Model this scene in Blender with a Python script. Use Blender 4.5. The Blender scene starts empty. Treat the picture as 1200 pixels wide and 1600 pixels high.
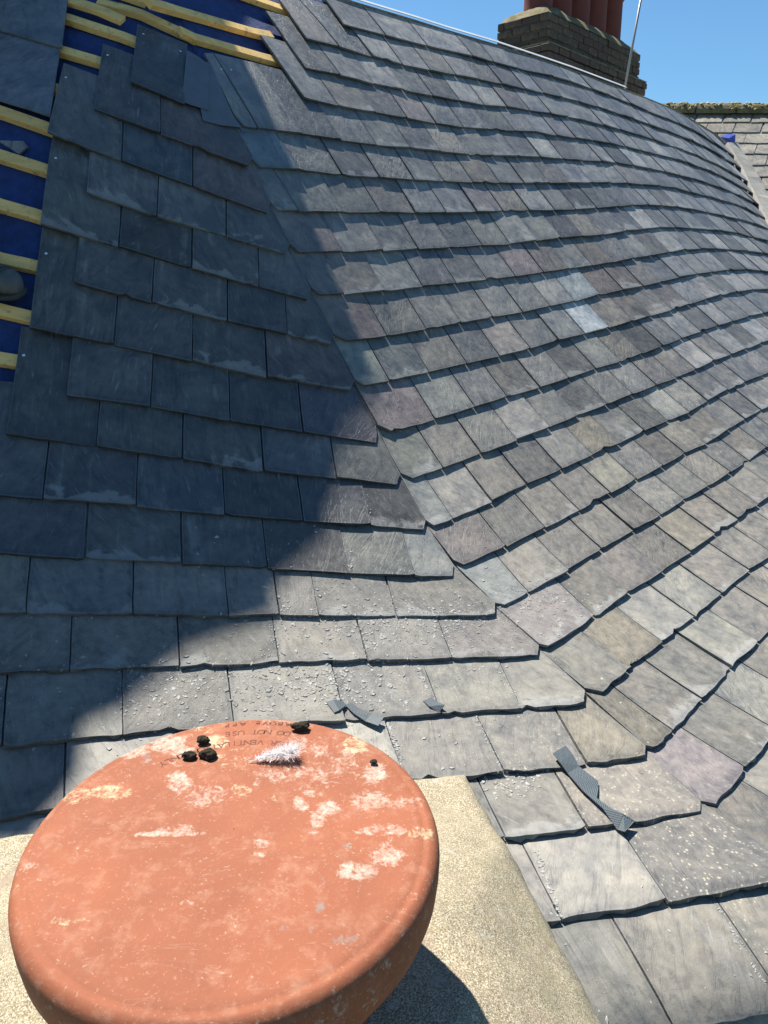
import bpy, bmesh, math, random
import numpy as np
from mathutils import Vector, Matrix
R=math.radians
random.seed(7); rng=np.random.default_rng(7)
sc=bpy.context.scene; col=sc.collection
# ---------------------------------------------------------------- camera, sky, sun, exposure
FPX=1155.0; PITCH=math.atan((800-430)/FPX)
cam=bpy.data.objects.new('camera',bpy.data.cameras.new('camera')); col.objects.link(cam)
cam.location=(0,0,0); cam.rotation_euler=(math.pi/2-PITCH,0,0)
cam.data.sensor_fit='VERTICAL'; cam.data.sensor_height=36; cam.data.lens=36*FPX/1600
cam.data.clip_start=.02; cam.data.clip_end=900; sc.camera=cam
SUN_EL,SUN_AZ=R(61.5),R(-38)
SUNV=Vector((math.sin(SUN_AZ)*math.cos(SUN_EL),math.cos(SUN_AZ)*math.cos(SUN_EL),math.sin(SUN_EL)))
w=bpy.data.worlds.new('World'); sc.world=w; w.use_nodes=True
nt=w.node_tree; bg=nt.nodes['Background']; sky=nt.nodes.new('ShaderNodeTexSky')
sky.sky_type='NISHITA'; sky.sun_disc=False; sky.sun_elevation=SUN_EL; sky.sun_rotation=SUN_AZ
sky.air_density=1.0; sky.dust_density=0.05; sky.ozone_density=2.2
tint=nt.nodes.new('ShaderNodeMix'); tint.data_type='RGBA'; tint.blend_type='MULTIPLY'; tint.inputs[0].default_value=1; tint.inputs[7].default_value=(.80,1.15,1.30,1)
nt.links.new(sky.outputs[0],tint.inputs[6]); nt.links.new(tint.outputs[2],bg.inputs[0]); bg.inputs[1].default_value=.050
sl=bpy.data.lights.new('sun','SUN'); sl.energy=4.9; sl.angle=R(.55); sl.color=(1,.94,.845)
so=bpy.data.objects.new('sun',sl); col.objects.link(so); so.rotation_euler=SUNV.to_track_quat('Z','Y').to_euler()
vs=sc.view_settings; vs.view_transform='Standard'; vs.look='None'; vs.gamma=1; vs.use_curve_mapping=False
vs.exposure=1.1
# ---------------------------------------------------------------- helpers
def tag(o,label=None,cat=None,group=None,kind=None):
    if label:o['label']=label
    if cat:o['category']=cat
    if group:o['group']=group
    if kind:o['kind']=kind
    return o
def empty(name,loc,label,cat,group=None):
    o=bpy.data.objects.new(name,None); o.empty_display_size=.1; col.objects.link(o); o.location=loc
    return tag(o,label,cat,group)
def link(name,me,parent=None):
    o=bpy.data.objects.new(name,me); col.objects.link(o)
    if parent is not None: o.parent=parent
    return o
def mesh(name,V,Fc,mat,smooth=False):
    me=bpy.data.meshes.new(name); me.from_pydata([tuple(v) for v in V],[],[tuple(f) for f in Fc]); me.materials.append(mat)
    if smooth: me.polygons.foreach_set('use_smooth',[True]*len(me.polygons))
    me.update(); return me
def rel(V,parent): # world coords -> local coords of an unrotated parent empty
    L=parent.location if parent is not None else Vector((0,0,0))
    return [(v[0]-L[0],v[1]-L[1],v[2]-L[2]) for v in V]
def ray(p):
    p=np.asarray(p,float); x=(p[...,0]-600)/FPX; y=-(p[...,1]-800)/FPX; c,s=math.cos(PITCH),math.sin(PITCH)
    return np.stack([x,c+s*y,-s+c*y],-1)
def on_z(p,z): d=ray(p); return Vector(d*(z/d[2]))
def on_y(p,y): d=ray(p); return Vector(d*(y/d[1]))
def basis(p,deg):
    p=np.asarray(p,float); u=(p[...,0]-600)/600; v=(p[...,1]-700)/700
    return np.stack([u**i*v**j for i in range(deg+1) for j in range(deg+1-i)],-1)
# ---------------------------------------------------------------- survey of the roof (slate courses and joints)

A={
0:[(204,127),(289,163)],
1:[(146,168),(251,209),(386,259)],
2:[(74,207),(190,252),(301,290),(417,332)],
3:[(134,302),(245,338),(354,369),(446,396)],
4:[(62,349),(185,384),(299,419),(405,447),(480,467)],
5:[(115,442),(237,472),(355,501),(449,523),(515,537)],
6:[(44,512),(178,538),(300,565),(417,588),(546,610)],
7:[(103,615),(235,635),(359,658),(473,675),(588,691)],
8:[(8,680),(150,698),(285,717),(412,735),(526,747),(619,756)],
9:[(-75,768),(67,778),(213,791),(351,804),(474,813),(579,821),(661,828)],
10:[(-15,863),(132,873),(284,881),(418,888),(545,895),(648,900),(707,899)],
11:[(-120,957),(40,958),(208,960),(357,962),(437,960),(498,962),(620,962),(772,961)],
12:[(-60,1055),(109,1045),(281,1041),(436,1034),(574,1031),(707,1029),(839,1024)],
13:[(-170,1178),(4,1166),(192,1147),(366,1134),(540,1124),(690,1116),(815,1106),(911,1100)],
14:[(-70,1290),(100,1262),(285,1243),(465,1230),(632,1218),(786,1206),(917,1193),(1007,1181)],
15:[(270,1375),(460,1352),(640,1330),(790,1311),(917,1294),(1094,1266)],
16:[(300,1512),(500,1485),(700,1460),(877,1436),(1044,1409),(1238,1372)],
18:[(300,1960),(560,1925),(810,1890),(1030,1855),(1230,1815),(1420,1775)],
17:[(440,1670),(660,1650),(860,1632),(1052,1607),(1234,1580),(1350,1560)],
}
apexA={1:(395,245),2:(423,316),3:(453,380),4:(486,450),5:(520,521),6:(555,592),7:(591,666),8:(626,739),9:(665,812),10:(709,880),11:(773,942),12:(842,1008),13:(913,1079),14:(1008,1165),15:(1095,1249),16:(1240,1352)}
B={
-4:[(536,39),(603,55),(668,71),(738,88),(773,97),(811,107),(864,119),(892,127),(925,138),(952,148),(985,161),(1013,173),(1040,184),(1062,193),(1083,202),(1100,212),(1117,223),(1137,236),(1155,249)],
-3:[(478,60),(530,73),(582,88),(630,100),(672,110),(713,117),(749,124),(785,131),(820,138),(850,145),(879,151),(905,159),(935,167),(963,176),(990,185),(1015,194),(1040,203),(1063,212),(1083,220),(1100,227),(1117,237),(1133,247),(1150,257),(1167,269)],
-2:[(478,106),(531,117),(585,130),(632,140),(676,150),(718,157),(757,163),(792,167),(828,172),(861,177),(888,182),(915,188),(943,195),(970,202),(997,210),(1022,218),(1046,226),(1068,234),(1088,242),(1106,250),(1122,257),(1140,267),(1158,277),(1175,288)],
-1:[(475,153),(529,165),(587,175),(636,185),(681,192),(724,198),(763,202),(804,204),(837,206),(870,211),(900,215),(927,219),(953,223),(978,229),(1003,235),(1027,241),(1051,247),(1073,253),(1093,260),(1111,267),(1128,275),(1146,285),(1165,295),(1184,306)],
0:[(381,196),(403,199),(471,207),(533,218),(588,226),(641,231),(688,236),(732,240),(771,242),(809,244),(845,245),(880,247),(910,250),(940,252),(963,254),(990,258),(1015,263),(1040,268),(1063,274),(1085,279),(1106,286),(1125,292),(1143,299),(1162,308),(1180,317),(1197,326)],
1:[(409,261),(467,266),(535,272),(593,277),(647,281),(694,283),(739,285),(781,286),(819,286),(858,285),(890,285),(924,285),(954,285),(981,286),(1006,288),(1032,290),(1057,294),(1080,300),(1102,305),(1124,311),(1146,317),(1167,326),(1187,336),(1207,347)],
2:[(436,327),(466,330),(534,331),(593,332),(649,332),(697,332),(745,331),(787,330),(827,329),(867,328),(900,327),(933,325),(965,322),(991,321),(1014,320),(1035,321),(1060,323),(1084,327),(1108,332),(1132,337),(1156,342),(1180,349),(1202,357),(1224,366)],
3:[(467,393),(536,393),(598,392),(654,389),(705,387),(753,383),(797,380),(838,376),(876,372),(910,369),(943,366),(977,360),(1005,358),(1031,355),(1056,355),(1079,356),(1103,358),(1127,360),(1152,364),(1177,370),(1201,376),(1225,383)],
4:[(499,459),(538,459),(600,455),(660,447),(712,442),(761,437),(805,431),(849,425),(889,419),(925,414),(959,409),(991,403),(1019,399),(1047,394),(1072,390),(1095,389),(1119,388),(1143,390),(1168,392),(1193,395),(1218,399)],
5:[(540,532),(604,524),(665,514),(720,504),(770,496),(816,487),(860,478),(898,470),(937,460),(973,453),(1005,446),(1033,440),(1060,433),(1089,427),(1112,425),(1138,422),(1165,420),(1190,423),(1216,426)],
6:[(570,603),(608,594),(670,581),(729,567),(781,556),(828,545),(873,531),(914,521),(952,512),(988,501),(1018,493),(1048,484),(1077,475),(1105,467),(1128,460),(1152,456),(1177,452),(1201,452),(1226,452)],
7:[(611,674),(681,655),(741,635),(792,620),(843,605),(888,590),(931,576),(970,565),(1003,552),(1036,541),(1065,528),(1095,518),(1122,509),(1146,501),(1170,494),(1194,489),(1218,486)],
8:[(645,746),(692,731),(752,708),(808,687),(858,668),(903,650),(949,632),(988,616),(1025,602),(1058,590),(1087,577),(1115,563),(1142,553),(1167,544),(1190,535),(1213,527)],
9:[(678,821),(708,810),(768,784),(824,756),(878,733),(926,710),(967,693),(1007,673),(1044,657),(1076,644),(1105,626),(1137,608),(1165,597),(1192,586),(1218,576)],
10:[(725,882),(790,854),(852,825),(904,796),(954,771),(996,749),(1035,728),(1071,708),(1104,692),(1138,669),(1164,655),(1190,640),(1215,627)],
11:[(790,945),(826,924),(887,891),(940,858),(990,828),(1033,804),(1070,780),(1108,759),(1140,738),(1170,718),(1198,700),(1225,683)],
12:[(858,1011),(930,962),(984,925),(1036,891),(1078,861),(1117,833),(1152,809),(1184,787),(1214,766)],
13:[(939,1080),(981,1047),(1035,1003),(1084,963),(1127,926),(1172,891),(1208,864),(1242,840)],
14:[(1025,1169),(1050,1140),(1096,1092),(1143,1043),(1185,1001),(1222,962),(1258,925)],
15:[(1121,1255),(1166,1200),(1214,1142),(1255,1092)],
16:[(1245,1355),(1285,1295),(1330,1230)],
}
apexB={0:(367,180),1:(394,246),2:(425,316),3:(453,380),4:(487,449),5:(521,521),6:(555,592),7:(591,664),8:(627,738),9:(665,812),10:(709,874),11:(773,941),12:(842,1007),13:(914,1074),14:(1008,1164),15:(1097,1249),16:(1222,1350)}
ridge=[(505,-18),(557,0),(600,13),(650,28),(700,44),(775,66),(850,91),(900,108),(940,123),(980,138),(1015,152),(1060,171),(1085,186),(1120,207),(1143,228),(1155,249)]
COEF_A=[1.033806,-0.4638223,-0.1855989,-0.07861643,0.105468,0.3004197,-0.3986074,0.1700782,0.006623782,0.06816806,-0.2535462,0.1787972,0.01928828,-0.0403796,0.02536785]
COEF_B=[1.028951,-0.468742,0.003196611,0.3214626,0.2950276,0.335963,-0.588461,-1.199573,-0.849058,-0.00544306,1.166557,1.367779,-0.228654,-0.8439963,0.1374168]
DIR_A=[-0.1680152,-0.2167775,-0.06374513,0.1725323,-0.3936928,-0.1147989,0.06945668,-0.00999138,0.02149849,0.1021155]
DIR_B=[-0.4740477,-0.03997677,-0.0172688,0.1850269,-0.3923383,-0.4177145,0.0643469,-0.380605,0.1778703,0.3527347]
CO={'A':np.array(COEF_A),'B':np.array(COEF_B)}; DR={'A':np.array(DIR_A),'B':np.array(DIR_B)}
SEAM=[(230,-160),(262,-80),(290,0),(330,100)]+[apexA[k] for k in sorted(apexA)]+[(1340,1450),(1440,1560)]
SX=np.array([s[0] for s in SEAM],float); SY=np.array([s[1] for s in SEAM],float)
def seam_x(y): return np.interp(y,SY,SX)
def ld0(p,s):
    p=np.asarray(p,float); q=np.stack([np.clip(p[...,0],-110,1250),np.clip(p[...,1],-50,1640)],-1)
    f=basis(q,4)@CO[s]; e=4.
    gx=(basis(q+[e,0],4)@CO[s]-basis(q-[e,0],4)@CO[s])/(2*e); gy=(basis(q+[0,e],4)@CO[s]-basis(q-[0,e],4)@CO[s])/(2*e)
    return f+gx*(p[...,0]-q[...,0])+gy*(p[...,1]-q[...,1])
def ld(p,s):
    p=np.asarray(p,float); f=ld0(p,s)
    if s=='B':
        xs=seam_x(p[...,1]); sp=np.stack([xs,p[...,1]],-1); d=ld0(sp,'A')-ld0(sp,'B')
        f=f+d*np.exp(-np.abs(p[...,0]-xs)/220)
    return f
def S(p,s): p=np.asarray(p,float); return ray(p)*np.exp(ld(p,s))[...,None]
def NRM(p,s):
    p=np.asarray(p,float); o=S(p,s); n=np.cross(S(p+[4,0],s)-o,S(p+[0,-4],s)-o); return n/np.linalg.norm(n,axis=-1,keepdims=True)
def SO(p,s,off): return S(p,s)+NRM(p,s)*np.asarray(off)[...,None]
def updir(p,s):
    t=float(basis(np.array(p,float),3)@DR[s]); return np.array([math.sin(t),-math.cos(t)])
G=.2
RX=np.array([r[0] for r in ridge],float); RY=np.array([r[1] for r in ridge],float)
def ridge_y(x): return np.interp(x,RX,RY)
def side_chain(c,s,L,first=None):
    """points up the slope from a tail corner, as (px, metres from the tail)"""
    pts=[(np.array(c,float),0.)]; p=np.array(c,float); P=S(p,s); acc=0.
    path=[np.array(q,float) for q in first] if first else None
    while acc<L:
        if path:
            v=path[0]-p; n=np.hypot(*v)
            d=v/max(n,1e-6); step=min(4.,n)
            if n<=4.: path.pop(0)
        else: 
            d=updir(np.clip(p,[-80,-60],[1240,1640]),s) if not first or acc==0 else d; step=4.
        q=p+d*step
        if s=='B' and q[0]>500 and q[1]<ridge_y(q[0])+1.: break
        Q=S(q,s); acc+=float(np.linalg.norm(Q-P)); p,P=q,Q; pts.append((p.copy(),acc))
    return pts
def at_s(ch,s):
    a=[c[1] for c in ch]; return np.array([np.interp(s,a,[c[0][0] for c in ch]),np.interp(s,a,[c[0][1] for c in ch])])
T=.0102
# ---------------------------------------------------------------- materials
def new_mat(name):
    m=bpy.data.materials.new(name); m.use_nodes=True; n=m.node_tree; return m,n,n.nodes['Principled BSDF']
def N(n,t,**k):
    o=n.nodes.new(t)
    for a,b in k.items():
        if a.startswith('i_'): o.inputs[a[2:].replace('_',' ')].default_value=b
        else: setattr(o,a,b)
    return o
def ramp(n,src,stops,interp='LINEAR'):
    r=n.nodes.new('ShaderNodeValToRGB'); r.color_ramp.interpolation=interp; e=r.color_ramp.elements
    while len(e)<len(stops): e.new(.5)
    for x,(p,c) in zip(e,stops): x.position=p; x.color=(c,c,c,1) if not hasattr(c,'__len__') else (*c,1)
    n.links.new(src,r.inputs[0]); return r.outputs[0]
def mixc(n,f,a,b,mode='MIX'):
    m=n.nodes.new('ShaderNodeMix'); m.data_type='RGBA'; m.blend_type=mode
    for s,v in ((m.inputs[0],f),(m.inputs[6],a),(m.inputs[7],b)):
        if hasattr(v,'is_linked') or hasattr(v,'links'): n.links.new(v,s)
        else: s.default_value=v if not hasattr(v,'__len__') else ((*v,1) if len(v)==3 else v)
    return m.outputs[2]
def math_(n,op,a,b=None,c=None):
    m=n.nodes.new('ShaderNodeMath'); m.operation=op
    for i,v in enumerate((a,b,c)):
        if v is None: continue
        if hasattr(v,'links'): n.links.new(v,m.inputs[i])
        else: m.inputs[i].default_value=v
    return m.outputs[0]
def noise(n,vec,scale,detail=6,rough=.55,dist=0.,sx=1,sy=1,sz=1):
    if (sx,sy,sz)!=(1,1,1):
        mp=n.nodes.new('ShaderNodeMapping'); mp.inputs['Scale'].default_value=(sx,sy,sz); n.links.new(vec,mp.inputs[0]); vec=mp.outputs[0]
    t=n.nodes.new('ShaderNodeTexNoise'); t.inputs['Scale'].default_value=scale; t.inputs['Detail'].default_value=detail
    t.inputs['Roughness'].default_value=rough; t.inputs['Distortion'].default_value=dist; n.links.new(vec,t.inputs['Vector']); return t.outputs[0]
def bump(n,bs,h,strength,dist,prev=None):
    b=n.nodes.new('ShaderNodeBump'); b.inputs['Strength'].default_value=strength; b.inputs['Distance'].default_value=dist
    n.links.new(h,b.inputs['Height'])
    if prev: n.links.new(prev,b.inputs['Normal'])
    n.links.new(b.outputs[0],bs.inputs['Normal']); return b.outputs[0]
def slate_material():
    m,n,bs=new_mat('weathered_slate')
    at=n.nodes.new('ShaderNodeAttribute'); at.attribute_name='rnd'
    tn=n.nodes.new('ShaderNodeAttribute'); tn.attribute_name='tone'
    uv=n.nodes.new('ShaderNodeUVMap'); uv.uv_map='uv'
    off=n.nodes.new('ShaderNodeVectorMath'); off.operation='MULTIPLY_ADD'
    n.links.new(at.outputs['Color'],off.inputs[0]); off.inputs[1].default_value=(91,57,33); n.links.new(uv.outputs[0],off.inputs[2])
    v0=off.outputs[0]
    rt=n.nodes.new('ShaderNodeVectorRotate'); rt.rotation_type='Z_AXIS'
    n.links.new(v0,rt.inputs['Vector']); n.links.new(math_(n,'MULTIPLY_ADD',at.outputs['Fac'],1.6,-.8),rt.inputs['Angle'])
    v=rt.outputs[0]
    blot=noise(n,v0,9,5,.6,.6); mid=noise(n,v0,38,6,.62); fine=noise(n,v0,260,4,.7)
    grain=noise(n,v,34,7,.62,1.2,1,.22,1); streak=noise(n,v0,30,5,.6,.3,1,.09,1); scr=noise(n,v,150,3,.65,.6,1,.10,1)
    c=tn.outputs['Color']
    c=mixc(n,ramp(n,blot,[(.32,0),(.66,1)]),mixc(n,1.,c,(.64,.68,.74),'MULTIPLY'),mixc(n,1.,c,(1.36,1.32,1.22),'MULTIPLY'))
    c=mixc(n,ramp(n,mid,[(.35,0),(.75,.85)]),c,mixc(n,1.,c,(1.5,1.5,1.47),'MULTIPLY'))
    c=mixc(n,ramp(n,grain,[(.30,.85),(.5,0)]),c,mixc(n,1.,c,(.50,.53,.58),'MULTIPLY'))
    # pale weathering runs
    pale=math_(n,'MULTIPLY',ramp(n,streak,[(.55,0),(.78,1)]),ramp(n,blot,[(.42,0),(.62,1)]))
    c=mixc(n,math_(n,'MULTIPLY',pale,.62),c,(.27,.275,.27))
    c=mixc(n,math_(n,'MULTIPLY',ramp(n,scr,[(.62,0),(.74,1)]),.45),c,(.31,.32,.33))
    du=n.nodes.new('ShaderNodeAttribute'); du.attribute_name='dust'
    c=mixc(n,math_(n,'MULTIPLY',ramp(n,fine,[(.62,0),(.74,1)]),.32),c,(.36,.35,.31))
    sp1=noise(n,v0,520,3,.8); dc=math_(n,'ADD',math_(n,'MULTIPLY',sp1,.6),math_(n,'MULTIPLY',mid,.4))
    c=mixc(n,math_(n,'MULTIPLY',math_(n,'MULTIPLY',ramp(n,dc,[(.42,0),(.58,1)]),du.outputs['Fac']),.55),c,(.26,.25,.225))
    # worn, paler or darker band along the tail
    sp=n.nodes.new('ShaderNodeSeparateXYZ'); n.links.new(uv.outputs[0],sp.inputs[0])
    wob=math_(n,'MULTIPLY_ADD',blot,.26,-.118); y=math_(n,'SUBTRACT',sp.outputs[1],wob)
    band=ramp(n,math_(n,'ADD',y,.03),[(.026,1),(.052,0)])
    dk=ramp(n,at.outputs['Fac'],[(.35,0),(.45,1)],)
    c=mixc(n,math_(n,'MULTIPLY',math_(n,'MULTIPLY',band,dk),.40),c,mixc(n,1.,c,(.45,.48,.54),'MULTIPLY'))
    c=mixc(n,math_(n,'MULTIPLY',math_(n,'MULTIPLY',ramp(n,math_(n,'ADD',math_(n,'MULTIPLY_ADD',fine,-.012,y),.03),[(.024,.8),(.038,0)]),ramp(n,at.outputs['Fac'],[(.3,1),(.36,0)])),.55),c,(.29,.295,.29))
    # rims: pale chipped arris and dark water stain along the sides
    wd=n.nodes.new('ShaderNodeAttribute'); wd.attribute_name='wid'
    eu=math_(n,'MINIMUM',sp.outputs[0],math_(n,'SUBTRACT',wd.outputs['Fac'],sp.outputs[0])); ed=math_(n,'MINIMUM',eu,sp.outputs[1])
    edn=math_(n,'ADD',ed,math_(n,'MULTIPLY_ADD',mid,.030,-.015))
    c=mixc(n,math_(n,'MULTIPLY',ramp(n,edn,[(.002,1),(.016,0)]),.55),c,mixc(n,1.,c,(.52,.55,.60),'MULTIPLY'))
    e2=math_(n,'ADD',ed,.010)
    c=mixc(n,math_(n,'MULTIPLY',ramp(n,math_(n,'ADD',e2,math_(n,'MULTIPLY_ADD',fine,.008,-.004)),[(.0085,0),(.0102,1),(.0125,0)]),.55),c,(.29,.295,.29))
    c=mixc(n,ramp(n,e2,[(.0065,.7),(.0095,0)]),c,mixc(n,1.,c,(.5,.5,.5),'MULTIPLY'))
    # lichen spots on a few slates
    vo=n.nodes.new('ShaderNodeTexVoronoi'); vo.inputs['Scale'].default_value=95; n.links.new(v0,vo.inputs['Vector'])
    li=n.nodes.new('ShaderNodeAttribute'); li.attribute_name='lich'
    lf=math_(n,'MULTIPLY',ramp(n,vo.outputs['Distance'],[(.22,1),(.34,0)]),ramp(n,mid,[(.48,0),(.58,1)]))
    c=mixc(n,math_(n,'MULTIPLY',lf,li.outputs['Fac']),c,(.50,.45,.33))
    n.links.new(c,bs.inputs['Base Color'])
    n.links.new(math_(n,'MULTIPLY_ADD',du.outputs['Fac'],.32,ramp(n,mid,[(.3,.37),(.7,.54)])),bs.inputs['Roughness']); bs.inputs['Specular IOR Level'].default_value=.62
    # riven relief
    st=ramp(n,grain,[(.30,0),(.42,.3),(.44,.52),(.58,.60),(.60,.85),(.75,1)])
    b1=bump(n,bs,st,.6,.0030); n.links.new(ramp(n,at.outputs['Fac'],[(0,.25),(.5,.55),(.52,.75),(.7,.3),(1,.65)]),b1.node.inputs['Strength'])
    b2=bump(n,bs,mid,.65,.0022,b1); bump(n,bs,fine,.5,.0008,b2)
    return m
M={}
M['slate']=slate_material()
def simple(name,colr,rough=.7,scale=40,var=.25,bmp=.3,bd=.002,spec=.5,metal=0,obj=True,stretch=(1,1,1),extra=None):
    m,n,bs=new_mat(name); tc=n.nodes.new('ShaderNodeTexCoord'); v=tc.outputs['Object']
    a=noise(n,v,scale,6,.6,.2,*stretch); b=noise(n,v,scale*.2,4,.6,.4,*stretch)
    f=math_(n,'ADD',math_(n,'MULTIPLY',a,.55),math_(n,'MULTIPLY',b,.45))
    c=mixc(n,ramp(n,f,[(.32,0),(.68,1)]),tuple(x*(1-var) for x in colr),tuple(min(1,x*(1+var)) for x in colr))
    if extra: c=extra(n,v,c)
    n.links.new(c,bs.inputs['Base Color']); bs.inputs['Roughness'].default_value=rough; bs.inputs['Specular IOR Level'].default_value=spec
    bs.inputs['Metallic'].default_value=metal
    if bmp: bump(n,bs,a,bmp,bd)
    return m
M['lead']=simple('grey_lead_sheet',(.095,.12,.15),.6,14,.2,.15,.002)
M['flash']=simple('pale_lead_edge',(.5,.53,.56),.4,20,.15,.1,.001)
def woodx(n,v,c):
    k=noise(n,v,14,4,.6,.4); c=mixc(n,ramp(n,k,[(.62,0),(.70,.75)]),c,(.30,.17,.07)); d=noise(n,v,48,5,.7,.2); return mixc(n,ramp(n,d,[(.56,0),(.68,.6)]),c,(.26,.22,.17))
M['wood']=simple('sawn_softwood',(.80,.52,.19),.75,22,.25,.35,.0015,.3,stretch=(.12,1,1),extra=woodx)
M['woodend']=simple('sawn_softwood_end',(.58,.38,.15),.8,60,.2,.3,.001,.3)
M['nail']=simple('bright_nail',(.8,.82,.84),.3,60,.1,0,metal=.6)
M['debris']=simple('slate_chips',(.285,.285,.27),.85,60,.6,.4,.002)
M['membrane']=simple('blue_underlay',(.017,.040,.14),.75,30,.4,.6,.006,.3)
# ---------------------------------------------------------------- the two slate slopes
from mathutils.bvhtree import BVHTree
BV_V=[];BV_F=[]
def bvh_add(V,Fc):
    b=len(BV_V); BV_V.extend([tuple(v) for v in V]); BV_F.extend([tuple(i+b for i in f) for f in Fc])
FIRST={('A',0,0):[(218,-2)],('A',0,1):[(297,37)],('A',1,0):[(163,30)],('A',2,0):[(102,62)],('A',4,0):[(76,215),(80,195)],('A',6,0):[(61,362),(64,330)],('A',8,0):[(33,475)],
 ('B',0,0):[(367,180),(312,48)],('B',0,1):[(327,56)],('B',0,2):[(393,72)],('B',-1,0):[(396,25)],('B',-2,0):[(412,0)],('B',-3,0):[(442,0)],('B',-4,0):[(512,0)]}
apexA2=dict(apexA); apexA2[0]=(374,200); apexA2[-1]=(352,150)
apexB2=dict(apexB); apexB2[-1]=(352,150); apexB2[0]=(374,199)
PURPLE=(.150,.124,.126); GREY=(.130,.134,.138); BLUE=(.110,.120,.134); GREEN=(.122,.128,.121); BROWN=(.148,.134,.120); PALE=(.185,.185,.178); SILVER=(.25,.275,.295)
WARM=(.198,.174,.132)
OVR={('A',1,1):PURPLE,('A',2,2):PURPLE,('A',2,1):(.10,.12,.14),('A',6,3):PURPLE,('A',7,3):(.11,.10,.12),('B',7,0):PURPLE,('B',10,0):PURPLE,('A',12,5):(.19,.17,.165),('B',12,0):(.18,.16,.16),('B',15,0):(.18,.155,.165),
 ('B',5,0):(.16,.13,.125),('B',3,0):(.15,.13,.13),('B',6,0):(.17,.185,.17),('B',6,1):(.14,.155,.15),('B',1,0):(.085,.11,.13),('B',7,1):GREEN,('B',8,0):(.13,.14,.125),('B',9,0):(.16,.175,.17),
 ('A',10,4):(.17,.18,.17),('A',10,5):(.20,.205,.19),('B',11,0):(.21,.23,.235),('B',6,7):SILVER,('B',6,8):BROWN,('B',6,9):BROWN,('B',5,7):(.21,.235,.25),('B',4,7):BROWN,('B',4,6):PURPLE,('A',15,4):(.185,.165,.145),('A',16,4):(.135,.130,.125),('A',9,2):BLUE,('A',9,1):BLUE,('A',10,1):GREEN,('A',11,1):GREEN,
 ('B',1,6):BROWN,('B',2,7):BROWN,('B',3,9):BROWN,('B',4,9):(.13,.115,.10),('B',5,8):(.17,.15,.13),('B',5,9):(.13,.11,.10),('B',7,7):BROWN,('B',7,8):(.13,.125,.12),('B',10,4):(.19,.18,.15),('B',12,4):WARM,('B',13,3):(.205,.2,.18),('B',9,5):WARM,('B',13,1):WARM,('B',14,0):WARM,('A',14,6):WARM}
LICH={('A',16,4):.7,('A',15,4):.5,('B',9,9):.5,('B',11,5):.4,('A',17,4):.5,('B',15,0):.15}
def pick_tone(s,k,j,y,x):
    if (s,k,j) in OVR: c=np.array(OVR[(s,k,j)])
    else:
        r=rng.random()
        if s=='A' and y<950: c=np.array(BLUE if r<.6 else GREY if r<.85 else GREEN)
        else:
            low=np.clip((y-350)/600,0,1)
            if r<.42-.1*low: c=np.array(GREY)
            elif r<.60-.3*low: c=np.array(BLUE)
            elif r<.70: c=np.array(BROWN)
            elif r<.735-.02*low: c=np.array(PURPLE)
            elif r<.86: c=np.array(GREEN)
            elif r<.95: c=np.array(PALE)
            else: c=np.array(PALE)*1.12
            c=c*(1-low)+ (c*.55+np.array(WARM)*.55)*low
    c=c*.74*max(.55,1+rng.normal(0,.19)); g_=c.mean(); c=g_+(c-g_)*(.85 if (s,k,j) in OVR else .5 if y<650 else .6); c=c*(.70 if s=='A' and y<930 else .95 if s=='A' else 1.28-.33*np.clip((y-300)/500,0,1)); return np.clip(c*(1+rng.normal(0,.009,3)),.045,.6)  # shade baked into upper A tones, extra sunlight into upper B tones
def dust_at(s,k,x,y):
    if s=='A': return {11:.55,12:.9,13:1.,14:.6,15:.55,16:.5,17:.45}.get(k,.12 if k==10 else 0.)*(1 if x>180 or k<12 else .7)
    return float(np.clip((y-560)/500,0,.45)+(.4 if (k in (11,12) and x<930) else 0))
def seam_chain(c,k,s,tail):
    ap=apexA2 if s=='A' else apexB2
    a,b=S(tail[0],s),S(tail[1],s); q=S(ap[k],s); t=(b-a)/np.linalg.norm(b-a); sc_=float(np.linalg.norm((q-a)-t*((q-a)@t)))
    ch=[(np.array(c,float),0.),(np.array(ap[k],float),max(sc_,.006))]
    for i in (1,2):
        if k-i in ap: ch.append((np.array(ap[k-i],float),sc_+i*G))
    v=ch[-1][0]-ch[-2][0]
    if ch[-1][1]<2.05*G: ch.append((ch[-1][0]+v*.8,ch[-1][1]+.8*G))
    return ch
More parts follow.
